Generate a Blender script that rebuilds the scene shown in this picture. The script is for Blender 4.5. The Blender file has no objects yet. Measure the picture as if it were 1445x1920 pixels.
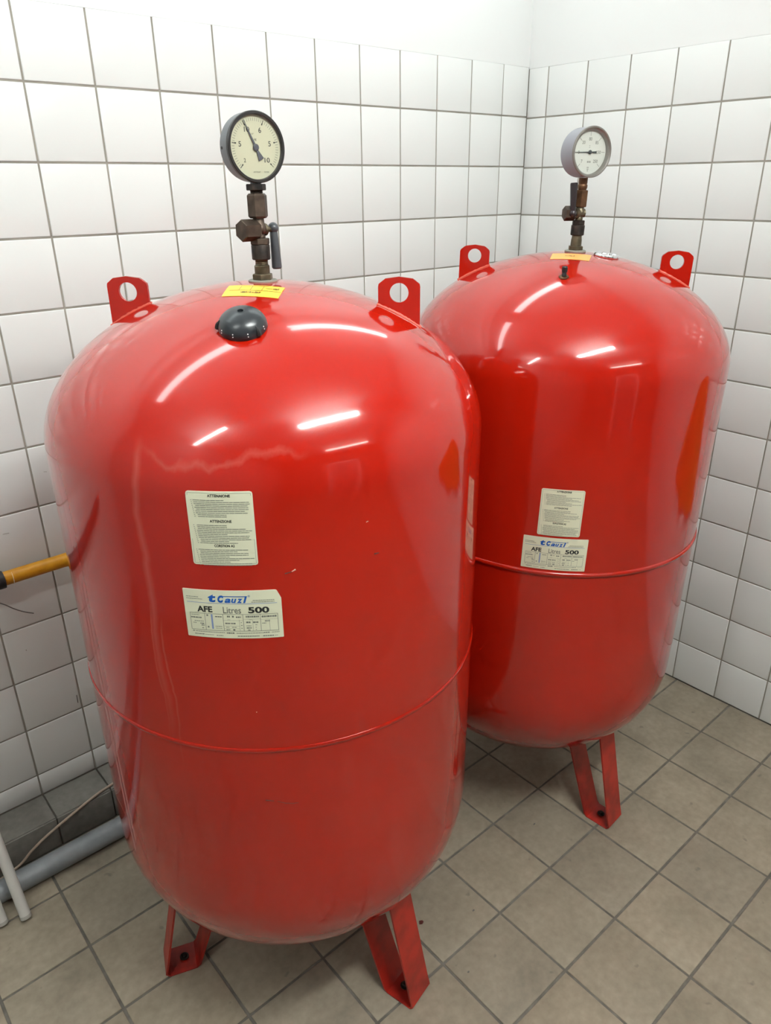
import bpy, bmesh, math, random
from mathutils import Vector, Matrix
random.seed(7)
SC = bpy.context.scene
COL = SC.collection
PI = math.pi
def RAD(a): return math.radians(a)

# ------------------------------------------------------------------ camera, world, exposure
F_PX = 1385.74
CAM_R = [(0.75408112, -0.65670045, -0.01030408), (-0.27311246, -0.29926653, -0.91424785), (0.59730331, 0.69223122, -0.40502432)]
cam_data = bpy.data.cameras.new('camera'); cam = bpy.data.objects.new('camera', cam_data); COL.objects.link(cam)
cam_data.sensor_fit = 'HORIZONTAL'; cam_data.sensor_width = 36.0; cam_data.lens = 36.0 * F_PX / 1445.0
cam_data.clip_start = 0.02; cam_data.clip_end = 50
r_, d_, f_ = [Vector(v) for v in CAM_R]
m = Matrix.Identity(4)
for i in range(3):
    m[i][0] = r_[i]; m[i][1] = -d_[i]; m[i][2] = -f_[i]
m[0][3], m[1][3], m[2][3] = -2.22150, -1.82025, 1.64244
cam.matrix_world = m
SC.camera = cam
world = bpy.data.worlds.new('world'); SC.world = world; world.use_nodes = True
world.node_tree.nodes['Background'].inputs[0].default_value = (0.8, 0.85, 1.0, 1); world.node_tree.nodes['Background'].inputs[1].default_value = 0.05
SC.view_settings.view_transform = 'Standard'; SC.view_settings.look = 'None'
SC.view_settings.gamma = 1.0; SC.view_settings.use_curve_mapping = False
SC.view_settings.exposure = 0.38
SC.cycles.use_adaptive_sampling = True; SC.cycles.adaptive_threshold = 0.05; SC.cycles.adaptive_min_samples = 20; SC.cycles.max_bounces = 5; SC.cycles.diffuse_bounces = 3; SC.cycles.glossy_bounces = 2; SC.cycles.transmission_bounces = 2; SC.cycles.transparent_max_bounces = 6
SC.cycles.use_light_tree = False; SC.cycles.caustics_reflective = False; SC.cycles.caustics_refractive = False
LAMP_COOL = 8.2      # radiance of the two ceiling tubes along the tiled wall
LAMP_WARM = 168.0      # radiance of the warm tubes behind the camera

# ------------------------------------------------------------------ materials
MATS = {}
def sock(n, *names):
    for k in names:
        if k in n.inputs: return n.inputs[k]
def mat(name, col, rough=0.5, metal=0.0, spec=0.5, coat=0.0, coat_rough=0.05):
    mt = bpy.data.materials.new(name); mt.use_nodes = True
    b = mt.node_tree.nodes['Principled BSDF']
    b.inputs['Base Color'].default_value = (*col, 1); b.inputs['Roughness'].default_value = rough
    b.inputs['Metallic'].default_value = metal; b.inputs['Specular IOR Level'].default_value = spec
    b.inputs['Coat Weight'].default_value = coat; b.inputs['Coat Roughness'].default_value = coat_rough
    MATS[name] = mt
    return mt
def N(mt, typ, **kw):
    n = mt.node_tree.nodes.new(typ)
    for k, v in kw.items(): setattr(n, k, v)
    return n
def L(mt, a, b): mt.node_tree.links.new(a, b)
def bsdf(mt): return mt.node_tree.nodes['Principled BSDF']
def noise(mt, scale, detail=3.0, coord='Object', vec=None, stretch=None):
    n = N(mt, 'ShaderNodeTexNoise'); n.inputs['Scale'].default_value = scale; n.inputs['Detail'].default_value = detail
    if vec is None:
        tc = N(mt, 'ShaderNodeTexCoord'); vec = tc.outputs[coord]
    if stretch:
        mp = N(mt, 'ShaderNodeMapping'); mp.inputs['Scale'].default_value = stretch; L(mt, vec, mp.inputs['Vector']); vec = mp.outputs['Vector']
    L(mt, vec, n.inputs['Vector']); return n
def ramp(mt, fac, stops):
    r = N(mt, 'ShaderNodeValToRGB'); el = r.color_ramp.elements
    while len(el) < len(stops): el.new(0.5)
    for e, (p, c) in zip(el, stops):
        e.position = p; e.color = (*c, 1) if len(c) == 3 else c
    L(mt, fac, r.inputs['Fac']); return r
def mix(mt, fac, a, b, mode='MIX'):
    n = N(mt, 'ShaderNodeMix', data_type='RGBA', blend_type=mode)
    for s, v in ((n.inputs[0], fac), (n.inputs[6], a), (n.inputs[7], b)):
        if hasattr(v, 'is_linked'): L(mt, v, s)
        elif isinstance(v, (int, float)): s.default_value = v
        else: s.default_value = (*v, 1)
    return n.outputs[2]
def bump(mt, height, strength, dist=0.001):
    b = N(mt, 'ShaderNodeBump'); b.inputs['Strength'].default_value = strength; b.inputs['Distance'].default_value = dist
    L(mt, height, b.inputs['Height']); L(mt, b.outputs['Normal'], bsdf(mt).inputs['Normal'])
def math_(mt, op, a, b=None, clamp=False):
    n = N(mt, 'ShaderNodeMath', operation=op); n.use_clamp = clamp
    for s, v in ((n.inputs[0], a), (n.inputs[1], b)):
        if v is None: continue
        if hasattr(v, 'is_linked'): L(mt, v, s)
        else: s.default_value = v
    return n.outputs[0]

# glazed wall tile, slightly different tone from tile to tile
mt = mat('wall_tile', (0.80, 0.80, 0.78), 0.16, spec=0.5)
oi = N(mt, 'ShaderNodeObjectInfo')
rp = ramp(mt, oi.outputs['Random'], [(0, (0.77, 0.775, 0.76)), (1, (0.81, 0.815, 0.80))])
L(mt, rp.outputs['Color'], bsdf(mt).inputs['Base Color'])
nz = noise(mt, 9, 1); bump(mt, nz.outputs['Fac'], 0.12, 0.002)
mt = mat('grout', (0.30, 0.275, 0.235), 0.9)
nz = noise(mt, 14, 4); rp = ramp(mt, nz.outputs['Fac'], [(0.3, (0.25, 0.23, 0.195)), (0.7, (0.36, 0.335, 0.29))]); L(mt, rp.outputs['Color'], bsdf(mt).inputs['Base Color'])
mt = mat('plaster', (0.80, 0.80, 0.79), 0.85)
mt = mat('ceiling_paint', (0.84, 0.84, 0.83), 0.9)
mat('side_paint', (0.42, 0.42, 0.41), 0.8)
mt = mat('room_paint', (0.15, 0.148, 0.14), 0.8)
# floor tile
def floor_mat(name, c0, c1, c2):
    mt = mat(name, c1, 0.5, spec=0.35)
    tc = N(mt, 'ShaderNodeTexCoord'); geo = N(mt, 'ShaderNodeNewGeometry'); oi = N(mt, 'ShaderNodeObjectInfo')
    n1 = noise(mt, 7, 5, vec=geo.outputs['Position']); n2 = noise(mt, 55, 5, vec=geo.outputs['Position'])
    base = ramp(mt, n1.outputs['Fac'], [(0.28, c0), (0.5, c1), (0.75, c2)]).outputs['Color']
    fine = ramp(mt, n2.outputs['Fac'], [(0.3, (0.82, 0.82, 0.82)), (0.7, (1.12, 1.12, 1.12))]).outputs['Color']
    c = mix(mt, 0.7, base, fine, 'MULTIPLY')
    tone = ramp(mt, oi.outputs['Random'], [(0, (0.90, 0.905, 0.91)), (1, (1.06, 1.05, 1.03))]).outputs['Color']
    c = mix(mt, 1.0, c, tone, 'MULTIPLY')
    n3 = noise(mt, 26, 2, vec=geo.outputs['Position']); sp = ramp(mt, n3.outputs['Fac'], [(0.70, (0, 0, 0)), (0.76, (1, 1, 1))]).outputs['Color']
    c = mix(mt, math_(mt, 'MULTIPLY', sp, 0.45), c, (0.10, 0.09, 0.075))
    L(mt, c, bsdf(mt).inputs['Base Color'])
    rr = ramp(mt, n1.outputs['Fac'], [(0.3, (0.6, 0.6, 0.6)), (0.7, (0.42, 0.42, 0.42))]); L(mt, rr.outputs['Color'], bsdf(mt).inputs['Roughness'])
    bump(mt, n2.outputs['Fac'], 0.12, 0.001)
    return mt
floor_mat('floor_tile', (0.245, 0.206, 0.153), (0.300, 0.252, 0.190), (0.352, 0.298, 0.228))
floor_mat('ledge_tile', (0.17, 0.155, 0.135), (0.24, 0.225, 0.20), (0.31, 0.29, 0.26))
mt = mat('floor_grout', (0.17, 0.155, 0.135), 0.9)
nz = noise(mt, 30, 4); rp = ramp(mt, nz.outputs['Fac'], [(0.3, (0.10, 0.09, 0.075)), (0.75, (0.19, 0.17, 0.145))]); L(mt, rp.outputs['Color'], bsdf(mt).inputs['Base Color'])
# red tank enamel: glossy, orange peel, faint runs and scuffs
def red_paint(name, runs):
    mt = mat(name, (0.39, 0.008, 0.0018), 0.12, spec=0.5, coat=0.4, coat_rough=0.03)
    tc = N(mt, 'ShaderNodeTexCoord')
    n1 = noise(mt, 3.2, 2, vec=tc.outputs['Object'])
    c = ramp(mt, n1.outputs['Fac'], [(0.3, (0.36, 0.007, 0.0016)), (0.7, (0.42, 0.009, 0.002))]).outputs['Color']
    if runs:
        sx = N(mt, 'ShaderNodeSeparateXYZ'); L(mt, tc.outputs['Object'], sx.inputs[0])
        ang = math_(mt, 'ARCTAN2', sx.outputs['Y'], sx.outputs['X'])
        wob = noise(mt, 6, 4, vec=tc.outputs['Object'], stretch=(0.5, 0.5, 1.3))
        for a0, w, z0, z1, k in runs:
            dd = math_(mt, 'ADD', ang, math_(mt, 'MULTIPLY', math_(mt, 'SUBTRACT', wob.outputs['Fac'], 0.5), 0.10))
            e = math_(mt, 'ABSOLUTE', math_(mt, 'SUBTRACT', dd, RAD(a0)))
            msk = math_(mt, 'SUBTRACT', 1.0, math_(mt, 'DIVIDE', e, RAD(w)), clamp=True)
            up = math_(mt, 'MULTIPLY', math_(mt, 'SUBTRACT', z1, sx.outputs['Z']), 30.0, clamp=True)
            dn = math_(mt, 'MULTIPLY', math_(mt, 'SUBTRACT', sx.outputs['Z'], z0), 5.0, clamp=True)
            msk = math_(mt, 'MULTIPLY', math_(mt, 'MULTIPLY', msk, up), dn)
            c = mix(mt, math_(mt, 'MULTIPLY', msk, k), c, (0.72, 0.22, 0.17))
        # dried water mark along the shoulder
        wv = noise(mt, 11, 5, vec=tc.outputs['Object'], stretch=(1, 1, 0.4))
        dz = math_(mt, 'SUBTRACT', math_(mt, 'ADD', sx.outputs['Z'], math_(mt, 'MULTIPLY', math_(mt, 'SUBTRACT', wv.outputs['Fac'], 0.5), 0.10)), 1.325)
        band = math_(mt, 'SUBTRACT', 1.0, math_(mt, 'DIVIDE', math_(mt, 'ABSOLUTE', dz), 0.006), clamp=True)
        inside = math_(mt, 'SUBTRACT', 1.0, math_(mt, 'DIVIDE', math_(mt, 'ABSOLUTE', math_(mt, 'SUBTRACT', ang, RAD(-132))), RAD(19)), clamp=True)
        inside = math_(mt, 'MULTIPLY', inside, 3.0, clamp=True)
        c = mix(mt, math_(mt, 'MULTIPLY', math_(mt, 'MULTIPLY', band, inside), 0.16), c, (0.72, 0.24, 0.19))
    L(mt, c, bsdf(mt).inputs['Base Color'])
    rr = ramp(mt, n1.outputs['Fac'], [(0.35, (0.07, 0.07, 0.07)), (0.7, (0.13, 0.13, 0.13))]); L(mt, rr.outputs['Color'], bsdf(mt).inputs['Roughness'])
    return mt
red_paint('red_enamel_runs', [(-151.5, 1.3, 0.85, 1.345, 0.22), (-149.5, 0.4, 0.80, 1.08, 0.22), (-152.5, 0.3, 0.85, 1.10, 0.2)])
red_paint('red_enamel', [])
mt = mat('red_strap', (0.50, 0.026, 0.014), 0.35)
nz = noise(mt, 22, 5); rp = ramp(mt, nz.outputs['Fac'], [(0.35, (0.24, 0.014, 0.009)), (0.6, (0.42, 0.022, 0.012))]); L(mt, rp.outputs['Color'], bsdf(mt).inputs['Base Color'])
mat('weld', (0.60, 0.10, 0.06), 0.3)
mat('paint_chip', (0.75, 0.45, 0.33), 0.6)
mat('dark_scuff', (0.10, 0.02, 0.015), 0.5)
def metal_mat(name, a, b, rough):
    mt = mat(name, a, rough, 0.75)
    nz = noise(mt, 60, 5); rp = ramp(mt, nz.outputs['Fac'], [(0.35, a), (0.68, b)]); L(mt, rp.outputs['Color'], bsdf(mt).inputs['Base Color'])
    bump(mt, nz.outputs['Fac'], 0.2, 0.0008)
metal_mat('aged_bronze', (0.060, 0.043, 0.032), (0.115, 0.084, 0.064), 0.5)
metal_mat('dark_bronze', (0.018, 0.016, 0.016), (0.062, 0.047, 0.038), 0.55)
metal_mat('dull_brass', (0.085, 0.068, 0.042), (0.16, 0.13, 0.085), 0.45)
metal_mat('rusty_brass', (0.095, 0.045, 0.024), (0.19, 0.10, 0.05), 0.45)
mat('grey_washer', (0.26, 0.26, 0.22), 0.6)
mat('chrome', (0.82, 0.83, 0.85), 0.12, 1.0)
mat('grey_lever', (0.055, 0.06, 0.068), 0.35)
mat('black_lever', (0.022, 0.016, 0.018), 0.35)
mat('black_plastic', (0.022, 0.026, 0.03), 0.28)
mat('black_rubber', (0.015, 0.015, 0.016), 0.5)
mat('black_case', (0.020, 0.018, 0.018), 0.32)
mat('slate_case', (0.14, 0.15, 0.165), 0.38)
mat('silver_case', (0.30, 0.30, 0.335), 0.42, 0.3)
mat('silver_bezel', (0.22, 0.205, 0.185), 0.38, 0.4)
mat('cream_dial', (0.53, 0.52, 0.37), 0.5)
mat('white_dial', (0.64, 0.66, 0.60), 0.5)
mat('needle_grey', (0.075, 0.08, 0.10), 0.4)
mat('needle_black', (0.012, 0.02, 0.025), 0.4)
mat('ink_black', (0.015, 0.017, 0.016), 0.6)
mat('ink_grey', (0.17, 0.18, 0.15), 0.6)
mat('ink_soft', (0.30, 0.31, 0.24), 0.6)
mat('ink_blue', (0.006, 0.095, 0.42), 0.5)
mat('ink_paleblue', (0.22, 0.29, 0.50), 0.6)
mat('paper_cream', (0.70, 0.70, 0.52), 0.45)
mat('paper_edge', (0.85, 0.80, 0.66), 0.5)
mat('yellow_sticker', (0.95, 0.60, 0.07), 0.5)
mat('orange_sticker', (0.93, 0.43, 0.12), 0.5)
mat('white_dot', (0.8, 0.8, 0.8), 0.4)
mt = mat('yellow_pipe', (0.66, 0.30, 0.015), 0.38)
nz = noise(mt, 30, 4); rp = ramp(mt, nz.outputs['Fac'], [(0.3, (0.52, 0.22, 0.012)), (0.7, (0.72, 0.34, 0.02))]); L(mt, rp.outputs['Color'], bsdf(mt).inputs['Base Color'])
mt = mat('grey_pvc', (0.42, 0.44, 0.46), 0.4)
nz = noise(mt, 18, 5); rp = ramp(mt, nz.outputs['Fac'], [(0.3, (0.20, 0.215, 0.225)), (0.7, (0.32, 0.335, 0.35))]); L(mt, rp.outputs['Color'], bsdf(mt).inputs['Base Color'])
mat('white_tube', (0.60, 0.58, 0.54), 0.4)
mat('tube_ring', (0.38, 0.36, 0.32), 0.5)
mat('beige_cable', (0.46, 0.35, 0.27), 0.5)
mat('dark_wire', (0.13, 0.12, 0.11), 0.5)
mat('white_enamel', (0.8, 0.8, 0.8), 0.4)
mat('door_paint', (0.20, 0.22, 0.23), 0.5)
mat('orange_plastic', (0.75, 0.20, 0.02), 0.45)
def emit(name, col, s):
    mt = bpy.data.materials.new(name); mt.use_nodes = True; nt = mt.node_tree; nt.nodes.clear()
    e = nt.nodes.new('ShaderNodeEmission'); e.inputs[0].default_value = (*col, 1); e.inputs[1].default_value = s
    o = nt.nodes.new('ShaderNodeOutputMaterial'); nt.links.new(e.outputs[0], o.inputs[0]); MATS[name] = mt
emit('tube_cool', (0.90, 1.0, 0.99), LAMP_COOL)
emit('tube_dim', (1.0, 0.95, 0.85), 18.0)
emit('tube_fill', (0.95, 1.0, 0.97), 40.0)  # emission of the added fill lamp on the left
emit('tube_warm', (0.95, 1.0, 0.97), LAMP_WARM)
# thin pane: clear with a fresnel sheen
mt = bpy.data.materials.new('clear_pane'); mt.use_nodes = True; nt = mt.node_tree; nt.nodes.clear()
fr = nt.nodes.new('ShaderNodeFresnel'); fr.inputs[0].default_value = 1.45
tr = nt.nodes.new('ShaderNodeBsdfTransparent'); gl = nt.nodes.new('ShaderNodeBsdfGlossy'); gl.inputs['Roughness'].default_value = 0.05
mx = nt.nodes.new('ShaderNodeMixShader'); o = nt.nodes.new('ShaderNodeOutputMaterial')
nt.links.new(fr.outputs[0], mx.inputs[0]); nt.links.new(tr.outputs[0], mx.inputs[1]); nt.links.new(gl.outputs[0], mx.inputs[2]); nt.links.new(mx.outputs[0], o.inputs[0])
MATS['clear_pane'] = mt

# ------------------------------------------------------------------ mesh helpers
def frame(axis):
    a = Vector(axis).normalized(); h = Vector((0, 0, 1)) if abs(a.z) < 0.95 else Vector((1, 0, 0))
    u = h.cross(a).normalized(); return a, u, a.cross(u)
class MB:
    def __init__(s): s.v = []; s.f = []
    def add(s, vs, fs):
        o = len(s.v); s.v += [Vector(p) for p in vs]; s.f += [tuple(i + o for i in f) for f in fs]; return s
    def lathe(s, c, axis, prof, n=32, close=True, phase=0.0, sx=1.0):
        a, u, w = frame(axis); c = Vector(c); vs = []; fs = []
        for r, h in prof:
            for i in range(n):
                t = 2 * PI * i / n + phase; vs.append(c + a * h + (u * math.cos(t) + w * math.sin(t)) * r)
        for j in range(len(prof) - 1):
            for i in range(n):
                k = (i + 1) % n; fs.append((j * n + i, j * n + k, (j + 1) * n + k, (j + 1) * n + i))
        if close:
            fs.append(tuple(range(n - 1, -1, -1))); b = (len(prof) - 1) * n; fs.append(tuple(b + i for i in range(n)))
        return s.add(vs, fs)
    def hex(s, c, axis, across, h0, h1, ch=0.0015, phase=0.0):
        r = across / 2 / math.cos(PI / 6)
        return s.lathe(c, axis, [(r - ch, h0), (r, h0 + ch), (r, h1 - ch), (r - ch, h1)], 6, True, phase)
    def box(s, x0, x1, y0, y1, z0, z1):
        vs = [(x, y, z) for z in (z0, z1) for y in (y0, y1) for x in (x0, x1)]
        return s.add(vs, [(0, 2, 3, 1), (4, 5, 7, 6), (0, 1, 5, 4), (2, 6, 7, 3), (0, 4, 6, 2), (1, 3, 7, 5)])
    def tube(s, pts, r, n=12, cap=True):
        P = [Vector(p) for p in pts]; rs = r if isinstance(r, (list, tuple)) else [r] * len(P); vs = []; fs = []
        t0 = (P[1] - P[0]).normalized(); _, u, w = frame(t0)
        for i, p in enumerate(P):
            t = (P[min(i + 1, len(P) - 1)] - P[max(i - 1, 0)]).normalized()
            u = (u - t * u.dot(t)).normalized(); w = t.cross(u)
            for k in range(n):
                a = 2 * PI * k / n; vs.append(p + (u * math.cos(a) + w * math.sin(a)) * rs[i])
        for j in range(len(P) - 1):
            for k in range(n):
                q = (k + 1) % n; fs.append((j * n + k, j * n + q, (j + 1) * n + q, (j + 1) * n + k))
        if cap:
            fs.append(tuple(range(n - 1, -1, -1))); b = (len(P) - 1) * n; fs.append(tuple(b + k for k in range(n)))
        return s.add(vs, fs)
    def map(s, fn): s.v = [Vector(fn(p)) for p in s.v]; return s
def smooth_pts(P, n=8):
    P = [Vector(p) for p in P]; out = []
    for i in range(len(P) - 1):
        p0, p1, p2, p3 = P[max(i - 1, 0)], P[i], P[i + 1], P[min(i + 2, len(P) - 1)]
        for k in range(n):
            t = k / n
            out.append(0.5 * ((2 * p1) + (p2 - p0) * t + (2 * p0 - 5 * p1 + 4 * p2 - p3) * t * t + (3 * p1 - p0 - 3 * p2 + p3) * t ** 3))
    return out + [P[-1]]
def link(o, parent=None):
    COL.objects.link(o)
    if parent is not None: o.parent = parent
    return o
def root_loc(o):
    p = Vector((0, 0, 0))
    while o is not None: p += o.location; o = o.parent
    return p
def build(name, mb, material, parent=None, smooth=True, sharp=32, loc=None, xf=None):
    """mb holds world coordinates; the object's own origin is the parent's, or loc"""
    vs = [xf @ p for p in mb.v] if xf is not None else mb.v
    org = Vector(loc) if loc is not None else (root_loc(parent) if parent is not None else Vector((0, 0, 0)))
    me = bpy.data.meshes.new(name); me.from_pydata([tuple(p - org) for p in vs], [], mb.f); me.update()
    bm = bmesh.new(); bm.from_mesh(me); bmesh.ops.recalc_face_normals(bm, faces=bm.faces); bm.to_mesh(me); bm.free()
    if smooth:
        me.polygons.foreach_set('use_smooth', [True] * len(me.polygons)); me.set_sharp_from_angle(angle=RAD(sharp))
    me.materials.append(MATS[material])
    o = bpy.data.objects.new(name, me); link(o, parent)
    if parent is None: o.location = org
    elif loc is not None: o.location = org - root_loc(parent)
    return o
def tag(o, label, cat, group=None):
    o['label'] = label; o['category'] = cat
    if group: o['group'] = group
    return o
def thing(name, loc, label, cat, group=None):
    o = bpy.data.objects.new(name, None); o.empty_display_size = 0.05; link(o); o.location = loc
    return tag(o, label, cat, group)
def struct(o): o['kind'] = 'structure'; return o
def stuff(o): o['kind'] = 'stuff'; return o
# flat lettering as mesh
_tcache = {}
def text2d(s, bold=0.0, shear=0.0):
    key = (s, bold, shear)
    if key not in _tcache:
        cu = bpy.data.curves.new('lettering', 'FONT'); cu.body = s; cu.size = 1.0; cu.offset = bold; cu.shear = shear; cu.resolution_u = 4; cu.fill_mode = 'FRONT'
        ob = bpy.data.objects.new('lettering', cu); COL.objects.link(ob)
        dg = bpy.context.evaluated_depsgraph_get(); me = bpy.data.meshes.new_from_object(ob.evaluated_get(dg))
        v = [(p.co.x, p.co.y) for p in me.vertices]; f = [tuple(p.vertices) for p in me.polygons]
        bpy.data.objects.remove(ob); bpy.data.curves.remove(cu); bpy.data.meshes.remove(me)
        xs = [p[0] for p in v]; ys = [p[1] for p in v]
        _tcache[key] = (v, f, min(xs), max(xs), min(ys), max(ys))
    return _tcache[key]
def put_text(mb, s, x0, x1, y0, y1, bold=0.0, shear=0.0, z=0.0):
    """fit the lettering into the rectangle x0..x1, y0..y1 of a flat label"""
    v, f, a, b, c, d = text2d(s, bold, shear)
    mb.add([(x0 + (p[0] - a) / (b - a) * (x1 - x0), y0 + (p[1] - c) / (d - c) * (y1 - y0), z) for p in v], f)
def quad(mb, x0, x1, y0, y1, z=0.0, dy=0.0, n=1):
    for i in range(n):
        a = x0 + (x1 - x0) * i / n; b = x0 + (x1 - x0) * (i + 1) / n
        mb.add([(a, y0, z), (b, y0 + dy / n, z), (b, y1 + dy / n, z), (a, y1, z)], [(0, 1, 2, 3)])
def words(mb, rng, x0, x1, y, h, wmin=0.003, wmax=0.009, gap=0.0011, fill=1.0):
    x = x0; end = x0 + (x1 - x0) * fill
    while x < end - 0.001:
        w = min(rng.uniform(wmin, wmax), end - x); quad(mb, x, x + w, y - h / 2, y + h / 2); x += w + gap
def outline(mb, x0, x1, y0, y1, t, n=10):
    quad(mb, x0, x1, y0, y0 + t, n=n); quad(mb, x0, x1, y1 - t, y1, n=n); quad(mb, x0, x0 + t, y0, y1); quad(mb, x1 - t, x1, y0, y1)

# ------------------------------------------------------------------ the room
H = 2.75; XW, YW = -3.7, -4.6
A_COL = [0.0, -0.1274, -0.2763, -0.4265, -0.5762, -0.7255, -0.8768, -1.0252, -1.1758, -1.3265, -1.4770, -1.6282, -1.7755, -1.9260, -2.0762, -2.2262, -2.3762, -2.5262]
A_ROW = [1.9915, 1.8459, 1.6936, 1.5420, 1.3871, 1.2337, 1.0794, 0.9282, 0.7746, 0.6210, 0.4675, 0.3163, 0.1648, 0.0970]
B_COL = [0.0, -0.0799, -0.2305, -0.3815, -0.5317, -0.6800, -0.8270, -0.9815, -1.1371, -1.2880, -1.4390, -1.5900]
B_ROW = [1.9870, 1.8420, 1.6894, 1.5392, 1.3904, 1.2413, 1.0910, 0.9378, 0.7825, 0.6286, 0.4702, 0.3133, 0.1539, 0.0]
GAP = 0.0042
def tile_mesh(name, w, d, t, bev, material):
    """front face towards -Y, width along X, height along Z, centred; bevelled rim"""
    x, z = w / 2, d / 2
    rings = [(x, z, 0.0), (x, z, -t + bev * 0.7), (x - bev * 0.35, z - bev * 0.35, -t + bev * 0.2), (x - bev, z - bev, -t)]
    vs = []; fs = []
    for a, b, y in rings: vs += [(-a, y, -b), (a, y, -b), (a, y, b), (-a, y, b)]
    for j in range(3):
        for i in range(4):
            k = (i + 1) % 4; fs.append((j * 4 + i, j * 4 + k, j * 4 + 4 + k, j * 4 + 4 + i))
    fs.append((12, 13, 14, 15))
    me = bpy.data.meshes.new(name); me.from_pydata(vs, [], fs); me.update()
    bm = bmesh.new(); bm.from_mesh(me); bmesh.ops.recalc_face_normals(bm, faces=bm.faces); bm.to_mesh(me); bm.free()
    me.polygons.foreach_set('use_smooth', [True] * len(me.polygons)); me.set_sharp_from_angle(angle=RAD(50))
    me.materials.append(MATS[material]); return me
def piece(name, me, parent, loc, rz=0.0, scale=(1, 1, 1), rx=0.0):
    o = bpy.data.objects.new(name, me); link(o, parent); o.location = Vector(loc) - root_loc(parent); o.rotation_euler = (rx, 0, rz); o.scale = scale; return o
# shells
W_A = struct(build('wall_left', MB().box(XW - 0.15, 0.15, 0.006, 0.16, -0.05, H), 'plaster', smooth=False))
W_B = struct(build('wall_right', MB().box(0.006, 0.16, YW - 0.15, 0.006, -0.05, H), 'plaster', smooth=False))
W_C = struct(build('wall_rear', MB().box(XW - 0.15, 0.006, YW - 0.15, YW, -0.05, H), 'room_paint', smooth=False))
W_D = struct(build('wall_side', MB().box(XW - 0.15, XW, YW, 0.006, -0.05, H), 'side_paint', smooth=False))
struct(build('ceiling', MB().box(XW - 0.15, 0.16, YW - 0.15, 0.16, H, H + 0.12), 'ceiling_paint', smooth=False))
FLOOR = struct(build('floor', MB().box(XW - 0.15, 0.15, YW - 0.15, 0.15, -0.12, -0.0025), 'floor_grout', smooth=False))
# plaster band above the tiles, flush with them; grout bed behind the tiles
build('plaster_band', MB().box(XW, 0.006, -0.0005, 0.006, 1.9915, H), 'plaster', W_A, smooth=False)
build('plaster_band', MB().box(-0.0005, 0.006, YW, 0.0, 1.9870, H), 'plaster', W_B, smooth=False)
build('grout_bed', MB().box(XW, 0.006, 0.0012, 0.006, 0.0, 1.9915), 'grout', W_A, smooth=False)
build('grout_bed', MB().box(0.0012, 0.006, YW, 0.0, 0.0, 1.9870), 'grout', W_B, smooth=False)
TILE = tile_mesh('tile', 0.1465, 0.1496, 0.0062, 0.0022, 'wall_tile')
rng = random.Random(3)
def wall_tiles(parent, cols, rows, side, far):
    for i in range(len(cols) - 1):
        for j in range(len(rows) - 1):
            w = abs(cols[i + 1] - cols[i]) - GAP; h = rows[j] - rows[j + 1] - GAP
            if j == 0: h = rows[0] - rows[1] - GAP / 2
            c = (cols[i] + cols[i + 1]) / 2; z = (rows[j] + rows[j + 1]) / 2 + (GAP / 4 if j == 0 else 0)
            if side == 'A': loc, rz = (c, 0.0052 + rng.uniform(-0.0003, 0.0003), z), 0.0
            else: loc, rz = (0.0052 + rng.uniform(-0.0003, 0.0003), c, z), -PI / 2
            o = piece('tile', TILE, parent, loc, rz, (w / 0.1465, 1, h / 0.1496))
            o.rotation_euler.x += rng.uniform(-0.0022, 0.0022); o.rotation_euler.z += rng.uniform(-0.0022, 0.0022)
    mb = MB(); c0 = cols[-1]                                  # the tiling goes on outside the picture
    while c0 > far + 0.02:
        c1 = max(c0 - 0.15, far)
        for j in range(len(rows) - 1):
            z0, z1 = rows[j + 1] + GAP / 2, rows[j] - GAP / 2
            if side == 'A': mb.box(c1 + GAP / 2, c0 - GAP / 2, -0.001, 0.005, z0, z1)
            else: mb.box(-0.001, 0.005, c1 + GAP / 2, c0 - GAP / 2, z0, z1)
        c0 = c1
    stuff(build('tile_field', mb, 'wall_tile', parent, smooth=False))
wall_tiles(W_A, A_COL, A_ROW, 'A', XW)
wall_tiles(W_B, B_COL, B_ROW, 'B', YW)
# floor tiles
FT = tile_mesh('floor_tile', 0.1935, 0.1915, 0.008, 0.0016, 'floor_tile')
FX = [0.0] + [-0.200 - 0.1982 * k for k in range(13)]
FY = [-0.112] + [-0.259 - 0.1953 * k for k in range(10)]
for i in range(len(FX) - 1):
    for j in range(len(FY) - 1):
        w = FX[i] - FX[i + 1] - 0.0062; h = FY[j] - FY[j + 1] - 0.0062
        o = piece('floor_tile', FT, FLOOR, ((FX[i] + FX[i + 1]) / 2, (FY[j] + FY[j + 1]) / 2, -0.008 + rng.uniform(-0.0006, 0.0004)), 0, (w / 0.1935, 1, h / 0.1915), -PI / 2)
        o.rotation_euler.x += rng.uniform(-0.002, 0.002); o.rotation_euler.y += rng.uniform(-0.002, 0.002)
mb = MB()
def rest(x0, x1, y0, y1): mb.box(x0 + 0.0026, x1 - 0.0026, y0 + 0.0026, y1 - 0.0026, -0.006, 0.0)
xs = FX[:]
while xs[-1] > XW: xs.append(max(xs[-1] - 0.1982, XW))
ys = FY[:]
while ys[-1] > YW: ys.append(max(ys[-1] - 0.1953, YW))
for i in range(len(xs) - 1):
    for j in range(len(ys) - 1):
        if i < len(FX) - 1 and j < len(FY) - 1: continue
        if xs[i] - xs[i + 1] > 0.01 and ys[j] - ys[j + 1] > 0.01: rest(xs[i + 1], xs[i], ys[j + 1], ys[j])
stuff(build('tile_field', mb, 'floor_tile', FLOOR, smooth=False))
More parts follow.
